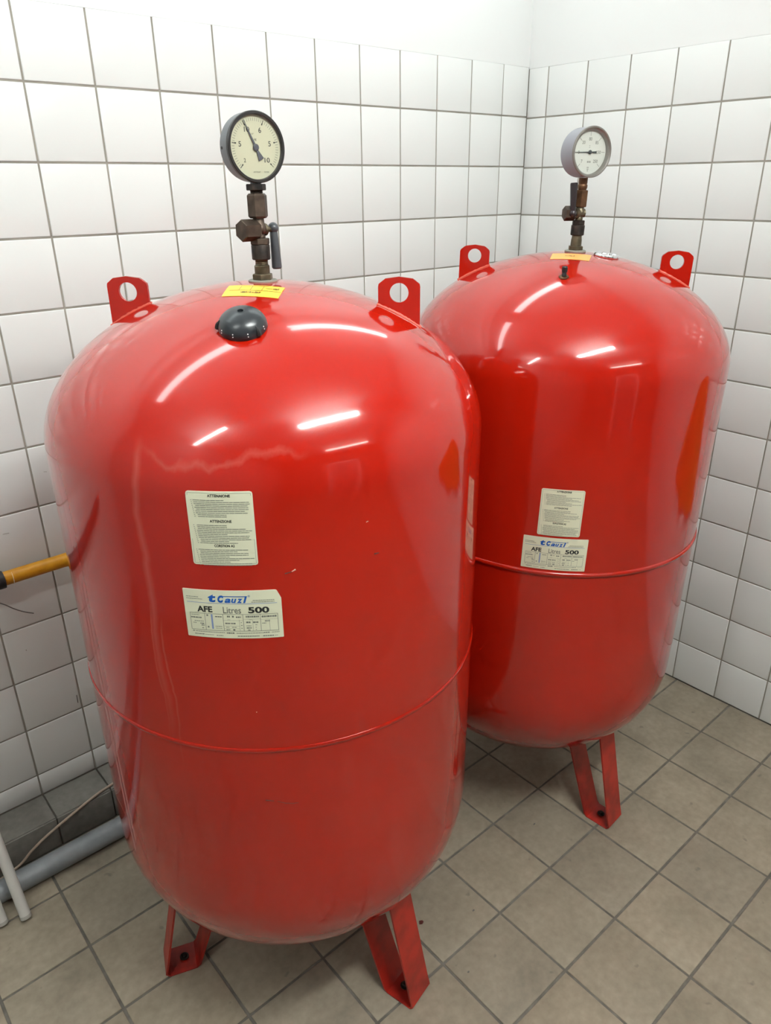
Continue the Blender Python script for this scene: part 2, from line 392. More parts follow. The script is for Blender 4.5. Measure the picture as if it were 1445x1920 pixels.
# low tiled ledge along the left wall
LEDGE = struct(build('trim_1', MB().box(XW, -0.0005, -0.1075, 0.001, -0.01, 0.0905), 'floor_grout', smooth=False))
LT = tile_mesh('ledge_tile', 0.1465, 0.106, 0.007, 0.0015, 'ledge_tile')
LF = tile_mesh('ledge_tile', 0.1465, 0.092, 0.007, 0.0015, 'ledge_tile')
for i in range(len(A_COL) - 1):
    w = abs(A_COL[i + 1] - A_COL[i]) - GAP; c = (A_COL[i] + A_COL[i + 1]) / 2
    piece('ledge_tile', LT, LEDGE, (c, -0.0555, 0.0897 + rng.uniform(-0.0004, 0.0004)), 0, (w / 0.1465, 1, 1.0), -PI / 2)
    piece('ledge_tile', LF, LEDGE, (c, -0.1052, 0.0465), 0, (w / 0.1465, 1, 1.0))
stuff(build('tile_field', MB().box(XW, A_COL[-1], -0.112, -0.001, 0.0, 0.0965), 'ledge_tile', LEDGE, smooth=False))
# scuff marks on the tiled wall
def mark(parent, pts, r, m='dark_wire'): build('scuff_mark', MB().tube(pts, r, 6), m, parent)
mark(W_A, [(-1.784, -0.0014, 0.364), (-1.785, -0.0014, 0.339)], 0.0011)
mark(W_A, [(-1.868, -0.0014, 0.883), (-1.854, -0.0014, 0.882)], 0.0007, 'tube_ring')
mark(W_A, [(-1.748, -0.0014, 1.0125), (-1.741, -0.0014, 1.011)], 0.0007, 'tube_ring')
mark(W_A, [(-1.879, -0.0014, 0.557), (-1.879, -0.0014, 0.554)], 0.001, 'tube_ring')

# ------------------------------------------------------------------ lamps of the room (above and behind the picture), plus one added fill lamp
def lamp(name, x0, x1, y, z, m, label, group, n=1, housing=True, rt=0.013):
    t = thing(name, ((x0 + x1) / 2, y, z), label, 'lamp', group)
    if housing: build('housing', MB().box(x0 - 0.03, x1 + 0.03, y - 0.016, y + 0.016, z + 0.032, z + 0.075), 'white_enamel', t, smooth=False)
    for k in range(n):
        yy = y + (k - (n - 1) / 2) * 0.06
        build('tube', MB().lathe((x0, yy, z), (1, 0, 0), [(rt, 0.0), (rt, x1 - x0)], 16), m, t)
        for xe in (x0, x1): build('end_cap', MB().box(xe - 0.012, xe + 0.012, yy - 0.015, yy + 0.015, z - 0.015, z + 0.032), 'white_enamel', t, smooth=False)
    for xe in (x0 + 0.15, x1 - 0.15): build('hanger', MB().lathe((xe, y, z + 0.08), (0, 0, 1), [(0.006, 0), (0.006, H - z - 0.08)], 8), 'white_enamel', t)
lamp('fluorescent_lamp', -2.62, -1.42, -0.42, 2.52, 'tube_cool', 'white fluorescent tube lamp above the left tiled wall, away from the corner', 'fluorescent lamps', rt=0.042)
lamp('fluorescent_lamp', -1.14, -0.10, -0.42, 2.52, 'tube_cool', 'white fluorescent tube lamp above the left tiled wall, close to the corner', 'fluorescent lamps', rt=0.042)
lamp('fluorescent_lamp', -3.55, -2.65, -1.45, 2.56, 'tube_fill', 'added fill tube lamp over the left end of the room, brightening the left wall', 'fluorescent lamps', rt=0.03)  # unseen fill lamp, added only to lift the left wall's brightness
lamp('fluorescent_lamp', -1.95, -1.05, -2.08, 2.60, 'tube_warm', 'warm white fluorescent tube lamp over the middle of the room', 'fluorescent lamps', 2)
lamp('fluorescent_lamp', -1.90, -0.70, -3.70, 2.60, 'tube_dim', 'warm white fluorescent tube lamp near the rear wall', 'fluorescent lamps', 2)
# grey door in the rear wall
D1 = struct(build('door_1', MB().box(-2.0, -1.1, YW, YW + 0.04, 0.0, 2.03), 'door_paint', smooth=False))
build('door_frame', MB().box(-2.07, -2.0, YW, YW + 0.06, 0, 2.1).box(-1.1, -1.03, YW, YW + 0.06, 0, 2.1).box(-2.07, -1.03, YW, YW + 0.06, 2.03, 2.1), 'white_enamel', D1, smooth=False)
build('door_handle', MB().tube(smooth_pts([(-1.9, YW + 0.04, 1.05), (-1.9, YW + 0.085, 1.05), (-1.88, YW + 0.095, 1.05), (-1.78, YW + 0.095, 1.05)], 4), 0.009, 10), 'chrome', D1)

# ------------------------------------------------------------------ tanks
class Tank:
    def __init__(s, c, zb, hb, nb, zt, ht, nt, zs, lean, lean_dir):
        s.c = Vector((c[0], c[1], 0)); s.r = 0.3665; s.zb, s.hb, s.nb, s.zt, s.ht, s.nt, s.zs = zb, hb, nb, zt, ht, nt, zs
        a = RAD(lean_dir); u = Vector((math.cos(a), math.sin(a), 0)); ax = Vector((0, 0, 1)).cross(u); p = s.c + Vector((0, 0, 0.75))
        s.M = Matrix.Translation(p) @ Matrix.Rotation(RAD(lean), 4, ax) @ Matrix.Translation(-p)
        s.Mi = s.M.inverted(); s.foot = s.M @ s.c; s.foot.z = 0
    def rho_top(s, z): return s.r * max(0.0, 1 - ((z - s.zt) / s.ht) ** s.nt) ** (1 / s.nt) if z > s.zt else s.r
    def z_top(s, rho): return s.zt + s.ht * max(0.0, 1 - (rho / s.r) ** s.nt) ** (1 / s.nt)
    def z_bot(s, rho): return s.zb - s.hb * max(0.0, 1 - (rho / s.r) ** s.nb) ** (1 / s.nb)
    def pol(s, rho, ang, z): a = RAD(ang); return Vector((s.c.x + rho * math.cos(a), s.c.y + rho * math.sin(a), z))
    def top_at(s, x, y, off=0.0):
        """local point on the top dome under x, y and its normal"""
        d = Vector((x - s.c.x, y - s.c.y)); rho = d.length; z = s.z_top(rho); e = 0.0005
        sl = (s.z_top(rho + e) - s.z_top(max(rho - e, 0))) / (e + min(e, rho)) if rho > 1e-5 else 0.0
        n = Vector((-sl * d.x / max(rho, 1e-6), -sl * d.y / max(rho, 1e-6), 1)).normalized()
        return Vector((x, y, z)) + n * off, n
def make_body(T, root, paint):
    prof = []; K = 30
    for i in range(K):
        t = PI / 2 * i / K; prof.append((max(T.r * math.sin(t) ** (2 / T.nb), 0.001), T.zb - T.hb * math.cos(t) ** (2 / T.nb)))
    for i in range(9): prof.append((T.r, T.zb + (T.zt - T.zb) * i / 8))
    for i in range(1, K + 1):
        t = PI / 2 * i / K; prof.append((max(T.r * math.cos(t) ** (2 / T.nt), 0.001), T.zt + T.ht * math.sin(t) ** (2 / T.nt)))
    return build('shell', MB().lathe(T.c, (0, 0, 1), prof, 160), paint, root, sharp=60, xf=T.M)
def seam(T, parent, h, p, paint):
    z = T.zs; prof = [(T.r - 0.003, z + h), (T.r + p * 0.6, z + h * 0.8), (T.r + p, z + h * 0.2), (T.r + p * 0.85, z - h * 0.5), (T.r + p * 0.2, z - h * 0.8), (T.r - 0.003, z - h * 0.9)]
    build('weld_seam', MB().lathe(T.c, (0, 0, 1), prof, 160, close=False), paint, parent, sharp=60, xf=T.M)
def lug(T, root, ang, w=0.068, rho0=0.1905, ztop=1.5085, hz=1.4835, ho=0.0, paint='red_enamel'):
    """lifting eye: flat plate in the radial plane with a round hole"""
    n = 48; a = RAD(ang); rc = rho0 + w / 2; th = 0.003
    e = Vector((math.cos(a), math.sin(a), 0)); t = Vector((-math.sin(a), math.cos(a), 0))
    def outer(phi):
        c, s_ = math.cos(phi), math.sin(phi); best = 10.0
        poly = [(-w / 2, -0.11), (w / 2, -0.11), (w / 2, ztop - hz - 0.012), (w * 0.33, ztop - hz - 0.003), (0, ztop - hz), (-w * 0.33, ztop - hz - 0.003), (-w / 2, ztop - hz - 0.012)]
        for (x0, y0), (x1, y1) in zip(poly, poly[1:] + poly[:1]):
            dx, dy = x1 - x0, y1 - y0; den = c * dy - s_ * dx
            if abs(den) < 1e-9: continue
            k = (x0 * dy - y0 * dx) / den; q = (x0 * s_ - y0 * c) / den
            if k > 0 and -1e-6 <= q <= 1 + 1e-6: best = min(best, k)
        x, z = best * c, best * s_
        zl = T.z_top(rc + x) - 0.004 - hz
        return x, max(z, zl)
    vs = []; fs = []; hr = 0.0152
    for side in (-th, th):
        for i in range(n):
            p = 2 * PI * i / n; x, z = outer(p); vs.append(T.c + e * (rc + x) + t * side + Vector((0, 0, hz + z)))
        for i in range(n):
            p = 2 * PI * i / n; vs.append(T.c + e * (rc + hr * math.cos(p)) + t * side + Vector((0, 0, hz + hr * math.sin(p))))
    for i in range(n):
        k = (i + 1) % n; o1, o2, i1, i2 = i, k, n + i, n + k
        fs += [(o1, o2, i2, i1), (2 * n + o2, 2 * n + o1, 2 * n + i1, 2 * n + i2), (o1, 2 * n + o1, 2 * n + o2, o2), (i1, i2, 2 * n + i2, 2 * n + i1)]
    o = build('lifting_lug', MB().add(vs, fs), paint, root, xf=T.M)
    rg = random.Random(int(ang) + 400); bead = MB()
    for sd in (-1, 1):
        pts = []; rs = []
        for i in range(26):
            rho = rho0 - 0.002 + (w + 0.004) * i / 25; q = T.c + e * rho + t * (sd * (th + 0.0008)); q.z = T.z_top(rho) + 0.0005; pts.append(q); rs.append(0.0023 + rg.uniform(-0.0006, 0.0007))
        bead.tube(pts, rs, 8)
    build('weld_bead', bead, 'weld', o, xf=T.M)
def leg(T, root, ang, paint='red_strap'):
    a = RAD(ang); e = Vector((math.cos(a), math.sin(a), 0)); t = Vector((-math.sin(a), math.cos(a), 0)); b = T.foot; w = 0.034
    top_o, top_i = 0.300, 0.262
    path = [(0.333 - 0.21 * top_o, top_o), (0.333 - 0.21 * 0.04, 0.04), (0.332, 0.010), (0.326, 0.0025), (0.318, 0.0022), (0.276, 0.0022), (0.268, 0.0025), (0.261, 0.010), (0.262 - 0.33 * 0.05, 0.055), (0.262 - 0.33 * top_i, top_i)]
    P = []
    for i, (r, z) in enumerate(path): P.append(Vector((r, z)))
    th = 0.0042; vs = []; fs = []
    for i, p in enumerate(P):
        d = (P[min(i + 1, len(P) - 1)] - P[max(i - 1, 0)]).normalized(); nn = Vector((-d.y, d.x))     # towards the inside of the U
        for q in (p, p - nn * th if False else p + Vector((d.y, -d.x)) * th * (-1)):
            for s_ in (-w, w): vs.append(b + e * q.x + t * s_ + Vector((0, 0, max(q.y, 0.0))))
    for i in range(len(P) - 1):
        o = 4 * i
        for q0, q1 in ((0, 1), (1, 3), (3, 2), (2, 0)): fs.append((o + q0, o + q1, o + 4 + q1, o + 4 + q0))
    fs += [(0, 2, 3, 1), (len(vs) - 4, len(vs) - 3, len(vs) - 1, len(vs) - 2)]
    o = build('leg', MB().add(vs, fs), paint, root, sharp=40)
    # anchor bolt through the foot plate
    c = b + e * 0.292 + Vector((0, 0, 0.006))
    build('anchor_bolt', MB().lathe(c, (0, 0, 1), [(0.010, 0.0), (0.010, 0.0015)], 16).hex(c, (0, 0, 1), 0.011, 0.0015, 0.008), 'dark_bronze', o)
def cyl_map(T, ac, zc, off=0.0006):
    """flat label coordinates (u right, v up, w out) to the tank's side"""
    def fn(p):
        a = RAD(ac) + p[0] / T.r; z = zc + p[1]; rr = T.rho_top(z) + off + p[2]
        return Vector((T.c.x + rr * math.cos(a), T.c.y + rr * math.sin(a), z))
    return fn
def label_plate(w, h, rad, nx=16, ny=10, notch=0.0):
    """rounded rectangle with a small thickness, gridded so that it can wrap"""
    mb = MB(); ys = [0, rad * 0.3, rad] + [rad + (h - 2 * rad) * i / ny for i in range(1, ny)] + [h - rad, h - rad * 0.3, h]
    for wv in (0.0, -0.0005):
        pass
    vs = []; n = nx + 1
    for y in ys:
        dy = max(rad - y, y - (h - rad), 0.0); ins = rad - math.sqrt(max(rad * rad - dy * dy, 0.0))
        l, r = -w / 2 + ins, w / 2 - ins
        if notch and y > h - notch: r -= (y - (h - notch)) * 1.15
        for i in range(n): vs.append((l + (r - l) * i / nx, y - h / 2, 0.0))
    N_ = len(vs); vs += [(x, y, -0.0007) for x, y, _ in vs]; fs = []
    for j in range(len(ys) - 1):
        for i in range(nx):
            q = (j * n + i, j * n + i + 1, (j + 1) * n + i + 1, (j + 1) * n + i); fs += [q, tuple(k + N_ for k in reversed(q))]
    m_ = len(ys)
    rim = [i for i in range(n)] + [j * n + nx for j in range(1, m_)] + [(m_ - 1) * n + i for i in range(nx - 1, -1, -1)] + [j * n for j in range(m_ - 2, 0, -1)]
    for a, b in zip(rim, rim[1:] + rim[:1]): fs.append((a, b, b + N_, a + N_))
    return mb.add(vs, fs)
def warning_label(T, root, ac, zc, w, h, seed, heads):
    fn = cyl_map(T, ac, zc); rg = random.Random(seed); X = T.M
    o = build('warning_label', label_plate(w, h, 0.0035).map(fn), 'paper_cream', root, xf=X); o['label'] = 'cream instruction label with three printed paragraphs'
    fo = cyl_map(T, ac, zc, 0.0008)
    fr = MB(); outline(fr, -w / 2 + 0.0022, w / 2 - 0.0022, -h / 2 + 0.0022, h / 2 - 0.0022, 0.0004, 12); build('border_line', fr.map(fo), 'ink_grey', o, smooth=False, xf=X)
    for s_, y, x0, x1 in heads:
        hd = MB(); put_text(hd, s_, x0 * w, x1 * w, (y - 0.0185) * h, (y + 0.0185) * h, 0.03); build('heading', hd.map(fo), 'ink_black', o, smooth=False, xf=X)
    fp = MB()
    for top, n in ((0.385, 10), (0.05, 11), (-0.285, 10)):
        for i in range(n):
            y = (top - i * 0.0242) * h; ind = rg.choice([0, 0, 0.02])
            quad(fp, -0.43 * w + 0.004 * i * w, -0.415 * w + 0.004 * i * w, y - 0.0004, y + 0.0004)
            words(fp, rg, (-0.395 + ind + 0.004 * i) * w, 0.45 * w, y, 0.0009, 0.003, 0.010, 0.0005, rg.choice([1, 0.97, 0.9, 0.72, 0.55, 0.95]))
    stuff(build('fine_print', fp.map(fo), 'ink_grey', o, smooth=False, xf=X))
    return o
def name_plate(T, root, ac, zc, w, h, seed, notch):
    fn = cyl_map(T, ac, zc); fo = cyl_map(T, ac, zc, 0.0008); rg = random.Random(seed); X = T.M
    o = build('name_plate', label_plate(w, h, 0.0012, 20, 6, notch).map(fn), 'paper_cream', root, xf=X); o['label'] = 'cream type label reading AFE Litres 500 under a blue logo'
    U = lambda u: (u - 0.5) * w
    V = lambda v: (0.5 - v) * h
    bk = MB(); put_text(bk, 'AFE', U(.135), U(.295), V(.46), V(.335), 0.035); build('model_code', bk.map(fo), 'ink_black', o, smooth=False, xf=X)
    bk = MB(); put_text(bk, '500', U(.66), U(.872), V(.465), V(.335), 0.035); build('volume_number', bk.map(fo), 'ink_black', o, smooth=False, xf=X)
    lt = MB(); put_text(lt, 'Litres', U(.405), U(.588), V(.47), V(.335), 0.012); build('unit_word', lt.map(fo), 'ink_grey', o, smooth=False, xf=X)
    bl = MB()
    put_text(bl, 't', U(.262), U(.342), V(.245), V(.085), 0.045, 0.12); put_text(bl, 'C', U(.360), U(.424), V(.25), V(.10), 0.075, 0.25)
    put_text(bl, 'a', U(.430), U(.495), V(.25), V(.160), 0.035, 0.3); put_text(bl, 'u', U(.498), U(.555), V(.25), V(.160), 0.035, 0.3); put_text(bl, 'z', U(.555), U(.615), V(.25), V(.160), 0.035, 0.3)
    put_text(bl, 'l', U(.618), U(.662), V(.25), V(.11), 0.05, 0.3)
    quad(bl, U(.385), U(.655), V(.128), V(.112), n=6); put_text(bl, '®', U(.668), U(.692), V(.13), V(.09), 0.0)
    build('logo', bl.map(fo), 'ink_blue', o, smooth=False, xf=X)
    pb = MB(); quad(pb, U(.035), U(.955), V(.272), V(.262), n=12); build('header_line', pb.map(fo), 'ink_paleblue', o, smooth=False, xf=X)
    bar = MB(); quad(bar, U(.272), U(.290), V(.81), V(.50)); build('blue_bar', bar.map(fo), 'ink_paleblue', o, smooth=False, xf=X)
    g = MB(); outline(g, U(.05), U(.955), V(.845), V(.485), 0.0006, 14)
    for u in (.205, .395, .60, .775): quad(g, U(u), U(u) + 0.0006, V(.845), V(.485))
    for u in (.56, .695, .865): quad(g, U(u), U(u) + 0.0003, V(.845), V(.60))
    for u0, u1, v in ((.40, .60, .62), (.40, .56, .735), (.40, .56, .79), (.605, .775, .59), (.78, .955, .60)): quad(g, U(u0), U(u1), V(v) - 0.00012, V(v) + 0.00012, n=4)
    for u, v, d in ((.235, .525, .024), (.235, .77, .022), (.325, .52, 0)):
        if d: quad(g, U(u) - 0.0012, U(u) + 0.0012, V(v) - 0.0012, V(v) + 0.0012)
    stuff(build('table', g.map(fo), 'ink_grey', o, smooth=False, xf=X))
    fp = MB()
    for u0, u1, v, hh in ((.03, .17, .155, .0009), (.03, .20, .195, .0009), (.715, .93, .20, .0009), (.70, .93, .235, .0009), (.065, .15, .53, .0008), (.06, .18, .585, .0020), (.09, .19, .66, .0010), (.075, .11, .70, .0009), (.15, .19, .705, .0014), (.16, .195, .745, .0014), (.165, .19, .80, .0012),
                          (.315, .385, .545, .0016), (.31, .385, .75, .0010), (.31, .385, .79, .0007), (.44, .47, .535, .0026), (.49, .51, .535, .0026), (.53, .58, .545, .0022), (.415, .47, .68, .0022), (.475, .53, .68, .0022), (.42, .46, .76, .0010), (.48, .53, .76, .0010), (.42, .47, .815, .0012), (.49, .52, .815, .0024),
                          (.575, .59, .66, .0010), (.575, .59, .72, .0010), (.575, .59, .78, .0010), (.63, .77, .535, .0026), (.63, .68, .655, .0026), (.70, .76, .655, .0024), (.63, .68, .73, .0010), (.63, .68, .775, .0018), (.64, .675, .82, .0018), (.72, .74, .71, .0009), (.72, .74, .76, .0009), (.72, .74, .81, .0009), (.79, .94, .54, .0028), (.82, .87, .635, .0018), (.79, .83, .68, .0012),
                          (.06, .08, .875, .0016), (.09, .40, .88, .0009), (.42, .50, .885, .0022), (.52, .80, .885, .0009), (.80, .86, .88, .0014), (.88, .96, .88, .0007), (.08, .18, .935, .0015), (.19, .28, .94, .0007), (.31, .38, .945, .0012), (.53, .76, .95, .0015), (.79, .90, .95, .0017), (.91, .94, .95, .0008)):
        words(fp, rg, U(u0), U(u1), V(v), hh, 0.0012, 0.0035, 0.0005)
    for u, v in ((.165, .72), (.44, .60), (.66, .60), (.83, .60)): quad(fp, U(u), U(u + .03), V(v) - 0.0002, V(v) + 0.0002)
    stuff(build('fine_print', fp.map(fo), 'ink_grey', o, smooth=False, xf=X))
    return o
def dome_patch(T, corners, off, nu=10, nv=5, th=0.0004):
    """thin sticker laid on the dome; corners (world) TL, TR, BL, BR"""
    TL, TR, BL, BR = [T.Mi @ Vector(c) for c in corners]; vs = []
    for k in (off, off - th):
        for j in range(nv + 1):
            for i in range(nu + 1):
                u, v = i / nu, j / nv; p = (TL * (1 - u) + TR * u) * (1 - v) + (BL * (1 - u) + BR * u) * v
                vs.append(T.top_at(p.x, p.y, k)[0])
    n = nu + 1; M_ = n * (nv + 1); fs = []
    for j in range(nv):
        for i in range(nu):
            q = (j * n + i, j * n + i + 1, (j + 1) * n + i + 1, (j + 1) * n + i); fs += [q, tuple(x + M_ for x in reversed(q))]
    rim = [i for i in range(n)] + [j * n + nu for j in range(1, nv + 1)] + [nv * n + i for i in range(nu - 1, -1, -1)] + [j * n for j in range(nv - 1, 0, -1)]
    for a, b in zip(rim, rim[1:] + rim[:1]): fs.append((a, b, b + M_, a + M_))
    return MB().add(vs, fs)
def dome_print(T, corners, off):
    TL, TR, BL, BR = [T.Mi @ Vector(c) for c in corners]
    def fn(q):
        u, v = q[0], 1 - q[1]; p = (TL * (1 - u) + TR * u) * (1 - v) + (BL * (1 - u) + BR * u) * v
        return T.top_at(p.x, p.y, off)[0]
    return fn
GT = 'red expansion tanks'
# ---- front tank
T1 = Tank((-1.5547, -0.7398), 0.502, 0.285, 2.2, 1.2668, 0.2344, 1.935, 0.852, 0.25, -45)
t1 = thing('expansion_tank', T1.foot, 'large glossy red expansion tank standing nearest the camera, black cap on its dome', 'tank', GT)
s1 = make_body(T1, t1, 'red_enamel_runs'); seam(T1, s1, 0.0045, 0.0022, 'red_enamel')
for a in (-45, 135): lug(T1, t1, a)
for a in (-77, 159, 41): leg(T1, t1, a)
warning_label(T1, t1, -133.62, 1.2272, 0.0885, 0.1075, 1, [('ATTENAIONE', .445, -.17, .17), ('ATTENZIONE', .107, -.17, .16), ('CORSTION A2', -.228, -.14, .17)])
name_plate(T1, t1, -133.2, 1.0950, 0.1378, 0.0775, 2, 0.006)
Y1 = [(-1.6107, -0.7402, 1.498), (-1.5536, -0.8123, 1.496), (-1.6512, -0.7856, 1.490), (-1.5931, -0.8513, 1.488)]
y1 = build('yellow_sticker', dome_patch(T1, Y1, 0.0007), 'yellow_sticker', t1, xf=T1.M)
pr = MB(); quad(pr, .07, .99, .455, .475, n=10); quad(pr, .25, .72, .89, .91, n=6)
for u in (.24, .44, .64): quad(pr, u, u + .008, .46, .9)
rg = random.Random(9)
for i in range(16): quad(pr, .30 + i * .023, .30 + i * .023 + rg.uniform(.006, .019), .22 + rg.uniform(0, .05), .33 + rg.uniform(0, .06))
for i in range(4): quad(pr, .83 + i * .026, .83 + i * .026 + .018, .62 + rg.uniform(0, .05), .74 + rg.uniform(0, .05))
quad(pr, .70, .82, .68, .70, n=3)
stuff(build('print', pr.map(dome_print(T1, Y1, 0.0010)), 'rusty_brass', y1, smooth=False, xf=T1.M))
# black plastic cap on the dome
cp, cn = T1.top_at(-1.6830, -0.8895); cr = 0.0345
cap = build('plastic_cap', MB().lathe(cp, cn, [(cr * 0.9, -0.006), (cr, 0.0), (cr, 0.0025)] + [(cr * math.cos(PI / 2 * i / 12) ** 0.9, 0.0025 + 0.0235 * math.sin(PI / 2 * i / 12)) for i in range(1, 12)] + [(0.0055, 0.0262), (0.0042, 0.0262), (0.0038, 0.0225), (0.001, 0.0222)], 40), 'black_plastic', t1, sharp=40, xf=T1.M)
a_, u_, w_ = frame(cn); toc = Vector((-0.62, -0.78, 0)); toc = (toc - cn * toc.dot(cn)).normalized(); rgt = toc.cross(cn) * -1
def cap_pt(phi, el, k=1.0):
    d = (toc * math.cos(RAD(phi)) + rgt * math.sin(RAD(phi))); return cp + d * (cr * math.cos(RAD(el)) ** 0.9 * k) + cn * (0.0025 + 0.0235 * math.sin(RAD(el)) * k)
for phi in (-52, -18, 18, 66):
    for el in (6, 15): build('dot', MB().lathe(cap_pt(phi, el), (cap_pt(phi, el) - cp), [(0.0009, -0.0005), (0.0009, 0.0004)], 8), 'white_dot', cap, xf=T1.M)
for phi in (-82, 45): build('notch', MB().tube([cap_pt(phi, 0), cap_pt(phi, 14), cap_pt(phi, 30)], [0.0045, 0.0036, 0.001], 8), 'black_rubber', cap, xf=T1.M)
# paint chips and scuffs on the front tank
def chip(T, root, pts, r, m):
    mb = MB().tube([cyl_map(T, 0, 0, 0.0)((RAD(a) * T.r, z, 0)) for a, z in pts], r, 6); build('paint_chip' if m == 'paint_chip' else 'scuff', mb, m, root, xf=T.M)
chip(T1, s1, [(-129.84, 0.7524), (-127.8, 0.7500)], [0.0011, 0.0005], 'dark_scuff')
chip(T1, s1, [(-127.0, 0.7490), (-125.0, 0.7440), (-123.0, 0.7420), (-121.8, 0.7421)], [0.0003, 0.0005, 0.0005, 0.0003], 'dark_scuff')
chip(T1, s1, [(-121.3, 1.157), (-119.9, 1.1588)], [0.0009, 0.0006], 'dark_scuff')
chip(T1, s1, [(-119.8, 1.1592), (-118.95, 1.162)], [0.0006, 0.0013], 'paint_chip')
chip(T1, s1, [(-100.9, 1.1641), (-99.7, 1.1638)], [0.0012, 0.0006], 'dark_scuff')
chip(T1, s1, [(-102.8, 1.2163), (-102.3, 1.2172)], [0.0004, 0.0006], 'paint_chip')
chip(T1, s1, [(-130.1, 0.9259), (-129.9, 0.9259)], [0.0007, 0.0007], 'paint_chip')
# ---- rear tank
T2 = Tank((-0.751, -0.7511), 0.508, 0.285, 2.2, 1.2735, 0.2262, 1.93, 0.867, 1.55, -50)
t2 = thing('expansion_tank', T2.foot, 'red expansion tank standing behind in the corner, chrome plug on its dome', 'tank', GT)
s2 = make_body(T2, t2, 'red_enamel'); seam(T2, s2, 0.0062, 0.0042, 'red_enamel')
for a in (-50, 130): lug(T2, t2, a, ztop=1.5085, hz=1.4845)
for a in (-86, 34, 154): leg(T2, t2, a)
warning_label(T2, t2, -139.6, 1.0120, 0.0885, 0.1055, 3, [('ATTENZIONE', .455, -.15, .19), ('ATTENZIONE', .107, -.17, .15), ('EXPLETION A2', -.228, -.16, .15)])
name_plate(T2, t2, -140.1, 0.9155, 0.1360, 0.0760, 4, 0.0)
Y2 = [(-0.797, -0.7505, 1.4989), (-0.7546, -0.8238, 1.4958), (-0.8424, -0.7786, 1.4921), (-0.8019, -0.8507, 1.4889)]
y2 = build('yellow_sticker', dome_patch(T2, Y2, 0.0007), 'orange_sticker', t2, xf=T2.M)
pr = MB()
for i in range(8): quad(pr, .36 + i * .035, .36 + i * .035 + .02, .40 + rg.uniform(0, .1), .50 + rg.uniform(0, .1))
stuff(build('print', pr.map(dome_print(T2, Y2, 0.0010)), 'rusty_brass', y2, smooth=False, xf=T2.M))
q = T2.Mi @ Vector((-0.720, -0.838, 1.495)); cp2, cn2 = T2.top_at(q.x, q.y)
build('chrome_plug', MB().lathe(cp2, cn2, [(0.026, -0.004), (0.0285, 0.0), (0.0285, 0.003), (0.027, 0.0055), (0.0225, 0.006), (0.021, 0.0045), (0.013, 0.0045), (0.012, 0.0075), (0.005, 0.008), (0.001, 0.008)], 40), 'chrome', t2, xf=T2.M)
q = T2.Mi @ Vector((-0.9040, -0.8635, 1.465)); cp3, cn3 = T2.top_at(q.x, q.y)
up = Vector((0, 0, 1))
vs_ = build('valve_stem', MB().lathe(cp3, up, [(0.0045, -0.004), (0.0045, 0.010), (0.0052, 0.0105), (0.0058, 0.012), (0.0058, 0.020), (0.0045, 0.022), (0.001, 0.0222)], 16), 'black_rubber', t2, xf=T2.M)
build('stem_nut', MB().hex(cp3, cn3, 0.018, -0.002, 0.0035, 0.001), 'rusty_brass', vs_, xf=T2.M)

# ------------------------------------------------------------------ gauge fittings
def dial_frame(c, n):
    n = Vector(n).normalized(); up = Vector((0, 0, 1)); rt = up.cross(n).normalized(); return Vector(c), n, rt, n.cross(rt)
def on_dial(c, n, off=0.0):
    c, n, rt, up = dial_frame(c, n)
    return lambda p: c + rt * p[0] + up * p[1] + n * (off + p[2])
def tick(mb, ang, r0, r1, w):
    a = RAD(ang); d = Vector((math.cos(a), math.sin(a))); s_ = Vector((-d.y, d.x)) * w / 2
    mb.add([(*(d * r0 - s_), 0), (*(d * r1 - s_), 0), (*(d * r1 + s_), 0), (*(d * r0 + s_), 0)], [(0, 1, 2, 3)])
def disc(r, n=48):
    return MB().add([(r * math.cos(2 * PI * i / n), r * math.sin(2 * PI * i / n), 0) for i in range(n)], [tuple(range(n))])

# front tank: valve
AX1 = Vector((-1.5500, -0.7433, 0))
v1 = thing('gauge_valve', (AX1.x, AX1.y, 1.5015), 'bronze gauge cock with grey lever hanging down, screwed into the nearest tank', 'valve', 'gauge cocks on the tanks')
def at(A, z): return Vector((A.x, A.y, z))
Z = (0, 0, 1)
build('washer', MB().lathe(at(AX1, 1.4990), Z, [(0.0225, 0), (0.0235, 0.001), (0.0235, 0.0035), (0.022, 0.0045)], 32), 'grey_washer', v1)
build('base_nut', MB().hex(at(AX1, 0), Z, 0.029, 1.5032, 1.5125, 0.001, 0.3), 'dull_brass', v1)
build('nipple', MB().lathe(at(AX1, 0), Z, [(0.0122, 1.512), (0.0122, 1.5245), (0.0108, 1.526)] + [(0.0098 + 0.0008 * (i % 2), 1.526 + 0.0011 * i) for i in range(8)] + [(0.010, 1.536)], 28), 'dull_brass', v1)
build('coupling', MB().lathe(at(AX1, 0), Z, [(0.0135, 1.534), (0.0148, 1.5355), (0.0148, 1.5555), (0.014, 1.557)], 28), 'dark_bronze', v1)
build('lower_nut', MB().hex(at(AX1, 0), Z, 0.0268, 1.557, 1.5665, 0.001, 0.25), 'aged_bronze', v1)
bd = build('valve_body', MB().lathe(at(AX1, 0), Z, [(0.009, 1.566), (0.0095, 1.569), (0.008, 1.572), (0.0105, 1.575), (0.012, 1.579), (0.0115, 1.584), (0.009, 1.589), (0.0085, 1.597)], 24), 'aged_bronze', v1)
pc = at(AX1, 1.5790)
build('side_plug', MB().hex(pc, (-0.99, -0.14, 0), 0.0285, 0.0065, 0.036, 0.0012, 0.5).lathe(pc, (-0.99, -0.14, 0), [(0.009, 0.0), (0.009, 0.008)], 20), 'aged_bronze', v1)
build('stem_collar', MB().lathe(pc, (0.99, 0.10, 0), [(0.0075, 0.004), (0.0095, 0.008), (0.0095, 0.012), (0.006, 0.013), (0.0045, 0.017), (0.0042, 0.026)], 24), 'dull_brass', v1)
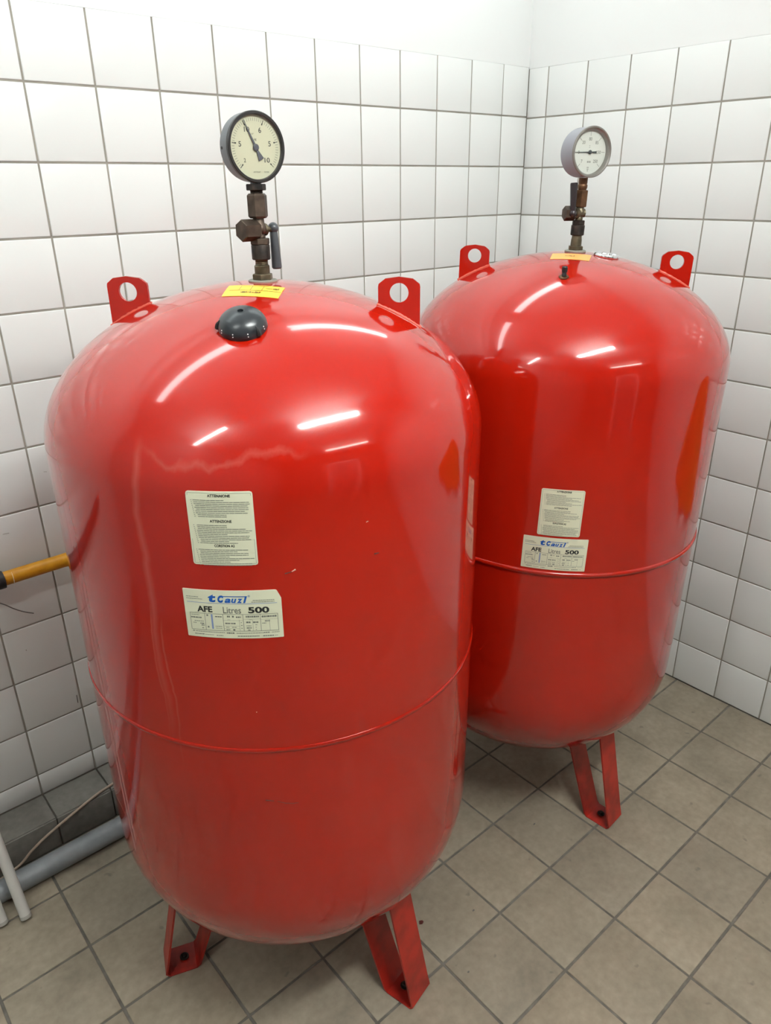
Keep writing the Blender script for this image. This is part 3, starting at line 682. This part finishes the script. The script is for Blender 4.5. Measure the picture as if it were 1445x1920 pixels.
lv = pc + Vector((0.99, 0.10, 0)) * 0.0285 + Vector((0, 0, 0.0015))
lever = MB(); K = 14
lever.lathe(lv, Z, [(max(0.0086 * math.sin(PI * i / K), 0.0003), -0.0086 * math.cos(PI * i / K)) for i in range(K + 1)], 24)
ld = Vector((0.0015, -0.001, -0.06)).normalized()
lever.lathe(lv, ld, [(0.0058, 0.004), (0.0064, 0.008), (0.0082, 0.058), (0.0080, 0.061), (0.0062, 0.0628), (0.001, 0.0630)], 24)
build('lever', lever, 'grey_lever', v1)
build('upper_hex', MB().hex(at(AX1, 0), Z, 0.0275, 1.596, 1.632, 0.003, 0.25), 'aged_bronze', v1)
build('thread', MB().lathe(at(AX1, 0), Z, [(0.010 - 0.0008 * (i % 2), 1.631 + 0.0011 * i) for i in range(6)], 24), 'dark_bronze', v1)
build('gauge_nut', MB().hex(at(AX1, 0), Z, 0.0265, 1.6362, 1.6455, 0.001, 0.1), 'dark_bronze', v1)
# front gauge
G1C = Vector((AX1.x, AX1.y, 1.6960)); G1N = Vector((-0.02, -1.0, 0)).normalized(); g1c = G1C + G1N * 0.011
g1 = thing('pressure_gauge', (AX1.x, AX1.y, 1.6455), 'round pressure gauge with cream dial and black rim on the nearest tank', 'gauge', 'pressure gauges')
R1 = 0.0496
build('case', MB().lathe(g1c, G1N, [(0.001, -0.030), (R1 - 0.006, -0.030), (R1 - 0.002, -0.027), (R1 - 0.0012, -0.023), (R1 - 0.0012, -0.004)], 72, close=False).lathe(at(AX1, 0), Z, [(0.0085, 1.6450), (0.0085, 1.6500)], 20), 'slate_case', g1)
bz = build('bezel', MB().lathe(g1c, G1N, [(R1 - 0.0012, -0.0055), (R1, -0.0045), (R1, 0.0), (R1 - 0.001, 0.0012), (R1 - 0.0045, 0.0012), (R1 - 0.0052, 0.0), (R1 - 0.0055, -0.006)], 72, close=False), 'black_case', g1)
dl = build('dial', disc(R1 - 0.005).map(on_dial(g1c, G1N, -0.0045)), 'cream_dial', g1, smooth=False)
S = R1 - 0.005; mk = MB()
for i in range(51):
    a = 226 - 268 * i / 50; tick(mk, a, S * 0.80, S * 0.905, 0.00065)
stuff(build('minor_ticks', mk.map(on_dial(g1c, G1N, -0.0043)), 'ink_grey', dl, smooth=False))
mk = MB()
for a in (225, 171, 118, 66, 12, -42): tick(mk, a, S * 0.74, S * 0.905, 0.0008); tick(mk, a, S * 0.74, S * 0.80, 0.0019)
for s_, a, rr, hh in (('2', 222, .60, .10), ('5', 171, .60, .13), ('10', 118, .61, .125), ('6', 68, .57, .135), ('5', 12, .58, .13), ('10', -42, .58, .125)):
    x, y = S * rr * math.cos(RAD(a)), S * rr * math.sin(RAD(a)); hh = hh * S * 0.62; ww = hh * (0.62 if len(s_) == 1 else 1.35)
    put_text(mk, s_, x - ww, x + ww, y - hh, y + hh, 0.008)
x, y = S * .59 * math.cos(RAD(68)), S * .59 * math.sin(RAD(68))
put_text(mk, 'AVTOUAY', -S * .14, S * .14, -S * .785, -S * .735); put_text(mk, '01204', S * .29, S * .47, -S * .785, -S * .735)
put_text(mk, 'cr', -S * .13, -S * .03, S * .39, S * .43); put_text(mk, 'ag', -S * .04, S * .06, S * .20, S * .27)
stuff(build('numerals', mk.map(on_dial(g1c, G1N, -0.0042)), 'ink_black', dl, smooth=False))
def needle(parent, c, n, off, ang, tip, tail, w0, w1, tailw, hub, m, th=0.0008):
    a = RAD(ang); d = Vector((math.cos(a), math.sin(a))); s_ = Vector((-d.y, d.x)); pts = []
    def P(r, o): q = d * r + s_ * o; return (q.x, q.y)
    prof = [P(tip, 0.0002), P(0, w0), P(-tail * 0.25, w1), P(-tail, tailw), P(-tail, -tailw), P(-tail * 0.25, -w1), P(0, -w0), P(tip, -0.0002)]
    n_ = len(prof); vs = [(*p, 0) for p in prof] + [(*p, -th) for p in prof]
    fs = [tuple(range(n_)), tuple(range(2 * n_ - 1, n_ - 1, -1))] + [(i, (i + 1) % n_, n_ + (i + 1) % n_, n_ + i) for i in range(n_)]
    mb = MB().add(vs, fs); k = 24
    mb.lathe((0, 0, -th), (0, 0, 1), [(hub, 0), (hub, th + 0.0006), (hub * 0.7, th + 0.0014), (0.0003, th + 0.0016)], k)
    return build('needle', mb.map(on_dial(c, n, off)), m, parent, sharp=25)
needle(g1, g1c, G1N, -0.0022, 116.5, S * 0.93, S * 0.42, 0.0017, 0.0014, 0.0048, 0.0048, 'needle_grey')
build('glass', disc(R1 - 0.0054).map(on_dial(g1c, G1N, -0.0004)), 'clear_pane', g1, smooth=False)
build('case_screw', MB().lathe(g1c + G1N * -0.021 + Vector((-(R1 - 0.0014), 0, -0.001)), (-1, 0, 0), [(0.0022, -0.001), (0.0022, 0.0006), (0.001, 0.0006)], 14), 'black_rubber', g1)

# rear tank: valve
AX2 = T2.M @ Vector((-0.7530, -0.7535, 1.5)); TILT = (T2.M.to_3x3() @ Vector((0, 0, 1))).normalized()
v2 = thing('gauge_valve', AX2, 'brown gauge cock with black lever pointing up, screwed into the rear tank', 'valve', 'gauge cocks on the tanks')
U2 = TILT; B2 = AX2 - U2 * 1.5
build('washer', MB().lathe(B2, U2, [(0.0225, 1.4985), (0.0235, 1.4995), (0.0235, 1.5025), (0.022, 1.5035)], 32), 'grey_washer', v2)
build('base_nut', MB().hex(B2, U2, 0.030, 1.503, 1.512, 0.001, 0.2), 'dull_brass', v2)
build('nipple', MB().lathe(B2, U2, [(0.0122, 1.511), (0.0118, 1.525), (0.0108, 1.531), (0.0108, 1.536)], 28), 'dull_brass', v2)
build('coupling', MB().lathe(B2, U2, [(0.0135, 1.5345), (0.0148, 1.536), (0.0148, 1.5545), (0.0138, 1.556)], 28), 'dark_bronze', v2)
build('lower_nut', MB().hex(B2, U2, 0.0245, 1.556, 1.566, 0.001, 0.25), 'dark_bronze', v2)
p2 = B2 + U2 * 1.5805
build('valve_body', MB().lathe(B2, U2, [(0.008, 1.565), (0.0085, 1.570), (0.0075, 1.573), (0.0115, 1.577), (0.0125, 1.5815), (0.011, 1.586), (0.0085, 1.590), (0.0085, 1.594)], 24).lathe(p2, (math.cos(RAD(-36)), math.sin(RAD(-36)), 0.0), [(0.009, 0.0), (0.009, 0.011), (0.006, 0.0125), (0.001, 0.013)], 20), 'dull_brass', v2)
pd = Vector((math.cos(RAD(150)), math.sin(RAD(150)), 0))
build('side_plug', MB().hex(p2, pd, 0.027, 0.012, 0.036, 0.0012, 0.5).lathe(p2, pd, [(0.008, 0.0), (0.008, 0.013)], 20), 'aged_bronze', v2)
le = Vector((math.cos(RAD(178)), math.sin(RAD(178)), 0))
build('stem_collar', MB().lathe(p2, le, [(0.009, 0.003), (0.010, 0.008), (0.010, 0.012), (0.0055, 0.014), (0.005, 0.026)], 24), 'dull_brass', v2)
l2 = p2 + le * 0.024
lever = MB().lathe(l2, Z, [(max(0.0085 * math.sin(PI * i / K), 0.0003), -0.0085 * math.cos(PI * i / K)) for i in range(K + 1)], 24)
lever.lathe(l2, Vector((-0.035, 0.02, 1)), [(0.0055, 0.003), (0.006, 0.008), (0.0082, 0.058), (0.008, 0.0605), (0.0065, 0.062), (0.001, 0.0618)], 24)
build('lever', lever, 'black_lever', v2)
build('upper_hex', MB().hex(B2, U2, 0.0245, 1.593, 1.6275, 0.0015, 0.15), 'rusty_brass', v2)
build('gauge_nut', MB().lathe(B2, U2, [(0.0085, 1.627), (0.0095, 1.630), (0.0105, 1.633), (0.0105, 1.637), (0.009, 1.6395)], 24).lathe(B2, U2, [(0.0088, 1.639), (0.0096, 1.641), (0.0096, 1.652)], 24), 'rusty_brass', v2)
g2n = Vector((-0.292, -0.957, 0)).normalized(); G2C = B2 + U2 * 1.7015; g2c = G2C + g2n * 0.020
g2 = thing('pressure_gauge', B2 + U2 * 1.65, 'round pressure gauge with white dial in deep silver case on the rear tank', 'gauge', 'pressure gauges')
R2 = 0.0500
build('case', MB().lathe(g2c, g2n, [(0.001, -0.050), (R2 - 0.007, -0.050), (R2 - 0.002, -0.046), (R2 - 0.001, -0.042), (R2 - 0.001, -0.003)], 72, close=False), 'silver_case', g2)
build('bezel', MB().lathe(g2c, g2n, [(R2 - 0.001, -0.0045), (R2, -0.0035), (R2, 0.0), (R2 - 0.001, 0.001), (R2 - 0.003, 0.001), (R2 - 0.0055, -0.001), (R2 - 0.007, -0.004), (R2 - 0.0075, -0.012)], 72, close=False), 'silver_bezel', g2)
S = R2 - 0.0075
dl = build('dial', disc(S + 0.0002).map(on_dial(g2c, g2n, -0.0100)), 'white_dial', g2, smooth=False)
mk = MB()
for i in range(61):
    a = 225 - 270 * i / 60; tick(mk, a, S * 0.90, S * 0.95, 0.0003)
stuff(build('minor_ticks', mk.map(on_dial(g2c, g2n, -0.0098)), 'ink_soft', dl, smooth=False))
mk = MB()
for k in range(7): tick(mk, 225 - 45 * k, S * 0.74, S * 0.94, 0.0009)
for s_, a, rr in (('7', 223, .60), ('0', 180, .66), ('20', 132, .60), ('80', 90, .60), ('85', 47, .60), ('150', 0, .56), ('250', -45, .58)):
    x, y = S * rr * math.cos(RAD(a)), S * rr * math.sin(RAD(a)); hh = S * 0.075; ww = hh * 0.62 * len(s_)
    put_text(mk, s_, x - ww, x + ww, y - hh, y + hh, 0.015)
for x, y, w, h in ((-.10, -.48, .24, .08), (-.05, .28, .07, .03), (-.05, .20, .07, .03), (-.09, -.72, .13, .05), (-.08, -.80, .11, .05), (-.06, -.88, .06, .06)):
    for k in range(3): quad(mk, S * (x + w * k / 3), S * (x + w * k / 3 + w * 0.22), S * y, S * (y + h))
stuff(build('numerals', mk.map(on_dial(g2c, g2n, -0.0097)), 'ink_grey', dl, smooth=False))
needle(g2, g2c, g2n, -0.0075, 180, S * 0.97, S * 0.40, 0.0011, 0.0011, 0.0021, 0.0042, 'needle_black')
build('glass', disc(R2 - 0.0055).map(on_dial(g2c, g2n, -0.0012)), 'clear_pane', g2, smooth=False)

# ------------------------------------------------------------------ pipes, tubes and wires by the left wall
yp = thing('gas_pipe', (-1.85, -0.05, 0.0), 'yellow painted steel gas pipe running along the left tiled wall', 'pipe')
PR = 0.0172
build('pipe_run', MB().tube(smooth_pts([(-2.9, -0.05, 0.791), (-2.3, -0.05, 0.791), (-1.80, -0.05, 0.792), (-1.758, -0.05, 0.792), (-1.739, -0.05, 0.787), (-1.727, -0.05, 0.772), (-1.722, -0.05, 0.745), (-1.715, -0.05, 0.700), (-1.705, -0.05, 0.60)], 6), PR, 20), 'yellow_pipe', yp)
build('joint_ring', MB().lathe((-1.8815, -0.05, 0.791), (1, 0, 0), [(PR, 0), (PR + 0.0006, 0.0003), (PR + 0.0006, 0.0012), (PR, 0.0015)], 24), 'paper_edge', yp)
build('insulation_sleeve', MB().lathe((-2.9, -0.05, 0.791), (1, 0, 0), [(PR, 0), (PR + 0.0045, 0.001), (PR + 0.0045, 0.3), (PR + 0.0045, 0.6), (PR + 0.0045, 1.001), (PR, 1.002)], 28, close=False), 'black_rubber', yp)
build('pipe_bracket', MB().box(-2.125, -2.108, -0.034, 0.001, 0.781, 0.801), 'black_rubber', yp)
w_ = build('loose_wire', MB().tube(smooth_pts([(-2.05, -0.003, 0.80), (-1.98, -0.012, 0.765), (-1.914, -0.02, 0.718), (-1.888, -0.02, 0.692), (-1.868, -0.02, 0.675), (-1.846, -0.02, 0.661)], 8), 0.0014, 8), 'dark_wire')
tag(w_, 'short thin dark wire sticking out on the tiles below the yellow pipe', 'wire')
dp = thing('drain_pipe', (-1.95, -0.19, 0.0), 'thick grey plastic drain pipe lying on the floor beside the low ledge', 'pipe')
DR = 0.0275
build('pipe_run', MB().tube([(-3.4, -0.182, DR), (-2.6, -0.183, DR), (-2.0, -0.185, DR), (-1.5, -0.187, DR), (-0.9, -0.19, DR)], DR, 32), 'grey_pvc', dp)
build('pipe_collar', MB().lathe((-2.148, -0.1845, DR), (1, 0, 0), [(DR, 0), (DR + 0.0012, 0.001), (DR + 0.0012, 0.035), (DR, 0.036)], 32, close=False), 'grey_pvc', dp)
def leaning(foot, top, label):
    f0 = Vector(foot); t0 = Vector(top); d = (t0 - f0).normalized(); ln = (t0 - f0).length
    t = thing('plastic_tube', f0, label, 'tube', 'white tubes')
    build('tube', MB().lathe(f0 + Vector((0, 0, 0.0)), d, [(0.0128, 0.010), (0.0128, ln), (0.0105, ln), (0.0105, ln - 0.03)], 24, close=False), 'white_tube', t)
    build('end_ring', MB().lathe(f0, d, [(0.010, 0.004), (0.0133, 0.005), (0.0133, 0.0125), (0.0126, 0.014)], 24), 'tube_ring', t)
leaning((-2.074, -0.283, 0.0), (-2.090, -0.001 - 0.016, 0.62), 'white plastic tube leaning on the left wall, its foot nearest the tank')
leaning((-2.122, -0.262, 0.0), (-2.150, -0.020, 0.70), 'white plastic tube leaning on the left wall, cut by the picture edge')
c_ = build('cable', MB().tube(smooth_pts([(-2.5, -0.150, 0.004), (-2.25, -0.140, 0.004), (-2.062, -0.124, 0.0115), (-2.0025, -0.123, 0.044), (-1.9500, -0.123, 0.070), (-1.8315, -0.112, 0.1015), (-1.77, -0.097, 0.1005), (-1.60, -0.07, 0.1005), (-1.3, -0.06, 0.1005)], 8), 0.0034, 8), 'beige_cable')
tag(c_, 'thin beige cable trailing over the ledge and the grey pipe', 'cable')

# ------------------------------------------------------------------ debris on the floor, cloth outside the picture
def crumb(x, y, r, m, label, seed):
    rg = random.Random(seed); n = 7; mb = MB(); vs = [(x + r * rg.uniform(.7, 1.2) * math.cos(2 * PI * i / n), y + r * rg.uniform(.45, .8) * math.sin(2 * PI * i / n), 0.0) for i in range(n)]
    vs += [(x + (a - x) * .7, y + (b - y) * .7, r * 0.35) for a, b, _ in vs]
    fs = [tuple(range(n, 2 * n)), tuple(range(n - 1, -1, -1))] + [(i, (i + 1) % n, n + (i + 1) % n, n + i) for i in range(n)]
    tag(build('debris', mb.add(vs, fs), m, smooth=False, loc=(x, y, 0.0004)), label, 'debris', 'crumbs of dirt on the floor')
rows = 25; cols_ = 30; vs = []; fs = []
for j in range(rows + 1):
    v = j / rows; z = 1.17 - 0.50 * v; half = 0.03 + 0.30 * v ** 0.85
    for i in range(cols_ + 1):
        u = i / cols_ * 2 - 1; y = -1.60 + half * u; fold = 0.018 * (1 + math.sin(u * 9 + v * 2)) * min(1, v * 3); zz = z - 0.05 * v * (1 - u * u)
        vs.append((-0.012 - fold, y, zz))
n = cols_ + 1
for j in range(rows):
    for i in range(cols_): fs.append((j * n + i, j * n + i + 1, (j + 1) * n + i + 1, (j + 1) * n + i))
M_ = len(vs); vs += [(x + 0.004, y, z) for x, y, z in vs]; fs += [tuple(k + M_ for k in reversed(f)) for f in fs]
rim = list(range(n)) + [j * n + cols_ for j in range(1, rows + 1)] + [rows * n + i for i in range(cols_ - 1, -1, -1)] + [j * n for j in range(rows - 1, 0, -1)]
for a, b in zip(rim, rim[1:] + rim[:1]): fs.append((a, b, b + M_, a + M_))
cl = thing('hanging_cloth', (-0.012, -1.60, 1.17), 'orange cloth hanging on the right tiled wall outside the picture, mirrored in the rear tank', 'cloth')
build('cloth', MB().add(vs, fs), 'orange_plastic', cl)
build('hook', MB().tube([(0.0, -1.60, 1.19), (-0.02, -1.60, 1.19), (-0.03, -1.60, 1.175), (-0.028, -1.60, 1.16)], 0.004, 8), 'chrome', cl)

for i, (x, y, r, m, lb) in enumerate([(-1.355, -0.931, 0.008, 'dark_scuff', 'dark flake lying on the floor tile right beside the front tank leg'), (-1.235, -0.993, 0.004, 'dark_wire', 'small dark crumb lying on the tile between the two tanks'), (-0.909, -0.922, 0.004, 'dark_wire', 'small dark crumb on the floor under the rear tank front edge'), (-1.359, -1.092, 0.0035, 'dark_wire', 'small dark crumb on the tile in front of the nearest leg')]):
    crumb(x, y, r, m, lb, 50 + i)
